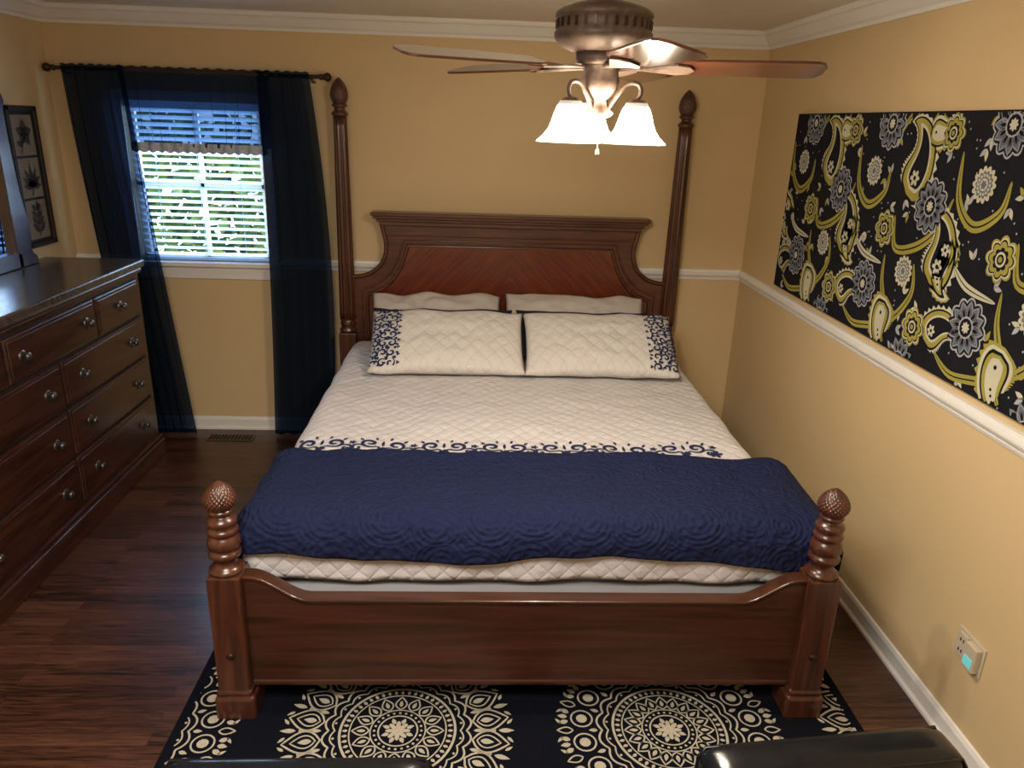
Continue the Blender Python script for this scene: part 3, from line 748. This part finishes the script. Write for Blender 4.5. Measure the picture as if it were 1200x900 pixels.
for k in range(30):
    a=2*pi*k/30; ca,sa=cos(a),sin(a); r=.1345
    V=[(FX+(r+dr_)*ca-t_*sa,FY+(r+dr_)*sa+t_*ca,z_) for dr_ in(0,.003) for t_ in(-.004,.004) for z_ in(2.308,2.331)]
    mobj('motor_vent',V,[(0,1,3,2),(4,6,7,5),(0,4,5,1),(2,3,7,6),(0,2,6,4),(1,5,7,3)],m_bronze,fan)
lathe('flywheel',[(.06,2.215),(.075,2.218),(.075,2.248),(.05,2.25)],m_fanmetal,fan,L)
lathe('switch_housing',[(.02,2.07),(.035,2.075),(.045,2.085),(.03,2.10),(.024,2.12),(.04,2.135),(.052,2.15),(.055,2.175),(.05,2.20),(.058,2.21),(.06,2.22)],m_fanmetal,fan,L)
lathe('bottom_finial',[(.003,2.035),(.009,2.042),(.012,2.05),(.006,2.058),(.014,2.066),(.024,2.072)],m_fanmetal,fan,L,20)
tube('pull_chain',[(FX-.0,FY-.03,2.08),(FX-.0,FY-.03,1.985)],.0015,m_fanmetal,fan)
lathe('pull_chain_bob',[(.002,1.965),(.007,1.972),(.005,1.982),(.002,1.988)],m_fanmetal,fan,(FX,FY-.03,0),12)
pt=R(-13); ZB=2.212
for k in range(5):
    a=R(-10+72*k); ca,sa=cos(a),sin(a)
    prof=[(.205,.045),(.23,.058),(.30,.062),(.45,.067),(.55,.070),(.59,.068),(.61,.055),(.62,.03)]
    pts=[(r,w_) for r,w_ in prof]+[(r,-w_) for r,w_ in reversed(prof)]
    n=len(pts); V=[]
    for zz in(0,.007):
        for r,w_ in pts:
            lx,ly,lz=r,w_*cos(pt),w_*sin(pt)+zz
            V.append((lx,ly,lz))
    F=[tuple(range(n)),tuple(range(n,2*n))]+[(i,(i+1)%n,n+(i+1)%n,n+i) for i in range(n)]
    o=bev(mobj('blade_%d'%(k+1),V,F,m_blade,fan),.002); o.location=(FX,FY,ZB); o.rotation_euler=(0,0,a)
    V=[]
    pts=[(.06,.014),(.12,.013),(.17,.028),(.215,.042),(.25,.03),(.265,.0)]; pts=pts+[(r,-w_) for r,w_ in reversed(pts[:-1])]
    n=len(pts)
    for zz in(-.007,-.001):
        for r,w_ in pts:
            lz=w_*sin(pt)*(1 if r>.15 else 0)+zz
            V.append((r,w_,lz))
    F=[tuple(range(n)),tuple(range(n,2*n))]+[(i,(i+1)%n,n+(i+1)%n,n+i) for i in range(n)]
    o=bev(mobj('blade_iron_%d'%(k+1),V,F,m_fanmetal,fan),.001); o.location=(FX,FY,ZB); o.rotation_euler=(0,0,a)
for k,ad in enumerate((218,-28,95)):
    a=R(ad); ca,sa=cos(a),sin(a); sx_,sy_=FX+.115*ca,FY+.115*sa
    arm=smooth_curve([(.03,2.10),(.055,2.135),(.085,2.165),(.115,2.165),(.125,2.145),(.115,2.12)],6)
    tube('light_arm',[(FX+r*ca,FY+r*sa,z) for r,z in arm],.006,m_fanmetal,fan)
    lathe('shade_holder',[(.012,2.125),(.022,2.122),(.032,2.108),(.034,2.10)],m_fanmetal,fan,(sx_,sy_,0),24)
    pr=[(.030,2.115),(.038,2.10),(.046,2.08),(.052,2.06),(.060,2.04),(.073,2.022),(.088,2.008),(.092,2.003)]
    V=[];F=[];seg=48
    for r,z in pr:
        for j in range(seg):
            b=2*pi*j/seg; rr=r*(1+(.03*cos(12*b) if r>.07 else 0)); V.append((sx_+rr*cos(b),sy_+rr*sin(b),z))
    for i in range(len(pr)-1):
        for j in range(seg): F.append((i*seg+j,i*seg+(j+1)%seg,(i+1)*seg+(j+1)%seg,(i+1)*seg+j))
    mobj('glass_shade',V,F,m_shade,fan,True)
    l=bpy.data.lights.new('bulb','POINT'); l.energy=25; l.color=(1,.86,.68); l.shadow_soft_size=.025
    lo=bpy.data.objects.new('bulb',l); link(lo,fan); lo.location=(sx_,sy_,2.045)

# ---------------------------------------------------------------- lights
cl=bpy.data.lights.new('fill_light','AREA'); cl.shape='DISK'; cl.size=1.1; cl.energy=92; cl.color=(1,.93,.84)  # unseen soft fill, added under the ceiling near the camera to brighten the room
co=bpy.data.objects.new('fill_light',cl); COL.objects.link(co); co.location=(-.8,-4.3,2.57)
wl=bpy.data.lights.new('window_daylight','AREA'); wl.shape='RECTANGLE'; wl.size=.8; wl.size_y=.9; wl.energy=45; wl.color=(.72,.86,1)
wo=bpy.data.objects.new('window_daylight',wl); COL.objects.link(wo); wo.location=(-1.93,.5,1.75); wo.rotation_euler=(R(-80),0,0)
wd=bpy.data.worlds.new('World'); S.world=wd; wd.use_nodes=True; n=wd.node_tree
bg=n.nodes['Background']; bg.inputs[0].default_value=(.60,.82,1,1); bg.inputs[1].default_value=2.6

# ---------------------------------------------------------------- camera
cxx,cyy,czz,ya_,pi_,ro_,f_=-0.1883,-4.8322,2.0548,.0478,.3373,.0338,877.61
fw=Vector((sin(ya_)*cos(pi_),cos(ya_)*cos(pi_),-sin(pi_))); r0=Vector((cos(ya_),-sin(ya_),0)); u0=r0.cross(fw)
rr_=cos(ro_)*r0+sin(ro_)*u0; uu=-sin(ro_)*r0+cos(ro_)*u0
cam=bpy.data.cameras.new('camera'); cam.sensor_width=36; cam.lens=f_/1200*36; cam.clip_start=.05
cob=bpy.data.objects.new('camera',cam); COL.objects.link(cob)
mw=Matrix(((rr_.x,uu.x,-fw.x,cxx),(rr_.y,uu.y,-fw.y,cyy),(rr_.z,uu.z,-fw.z,czz),(0,0,0,1))); cob.matrix_world=mw
S.camera=cob
S.view_settings.view_transform='Standard'; S.view_settings.look='None'
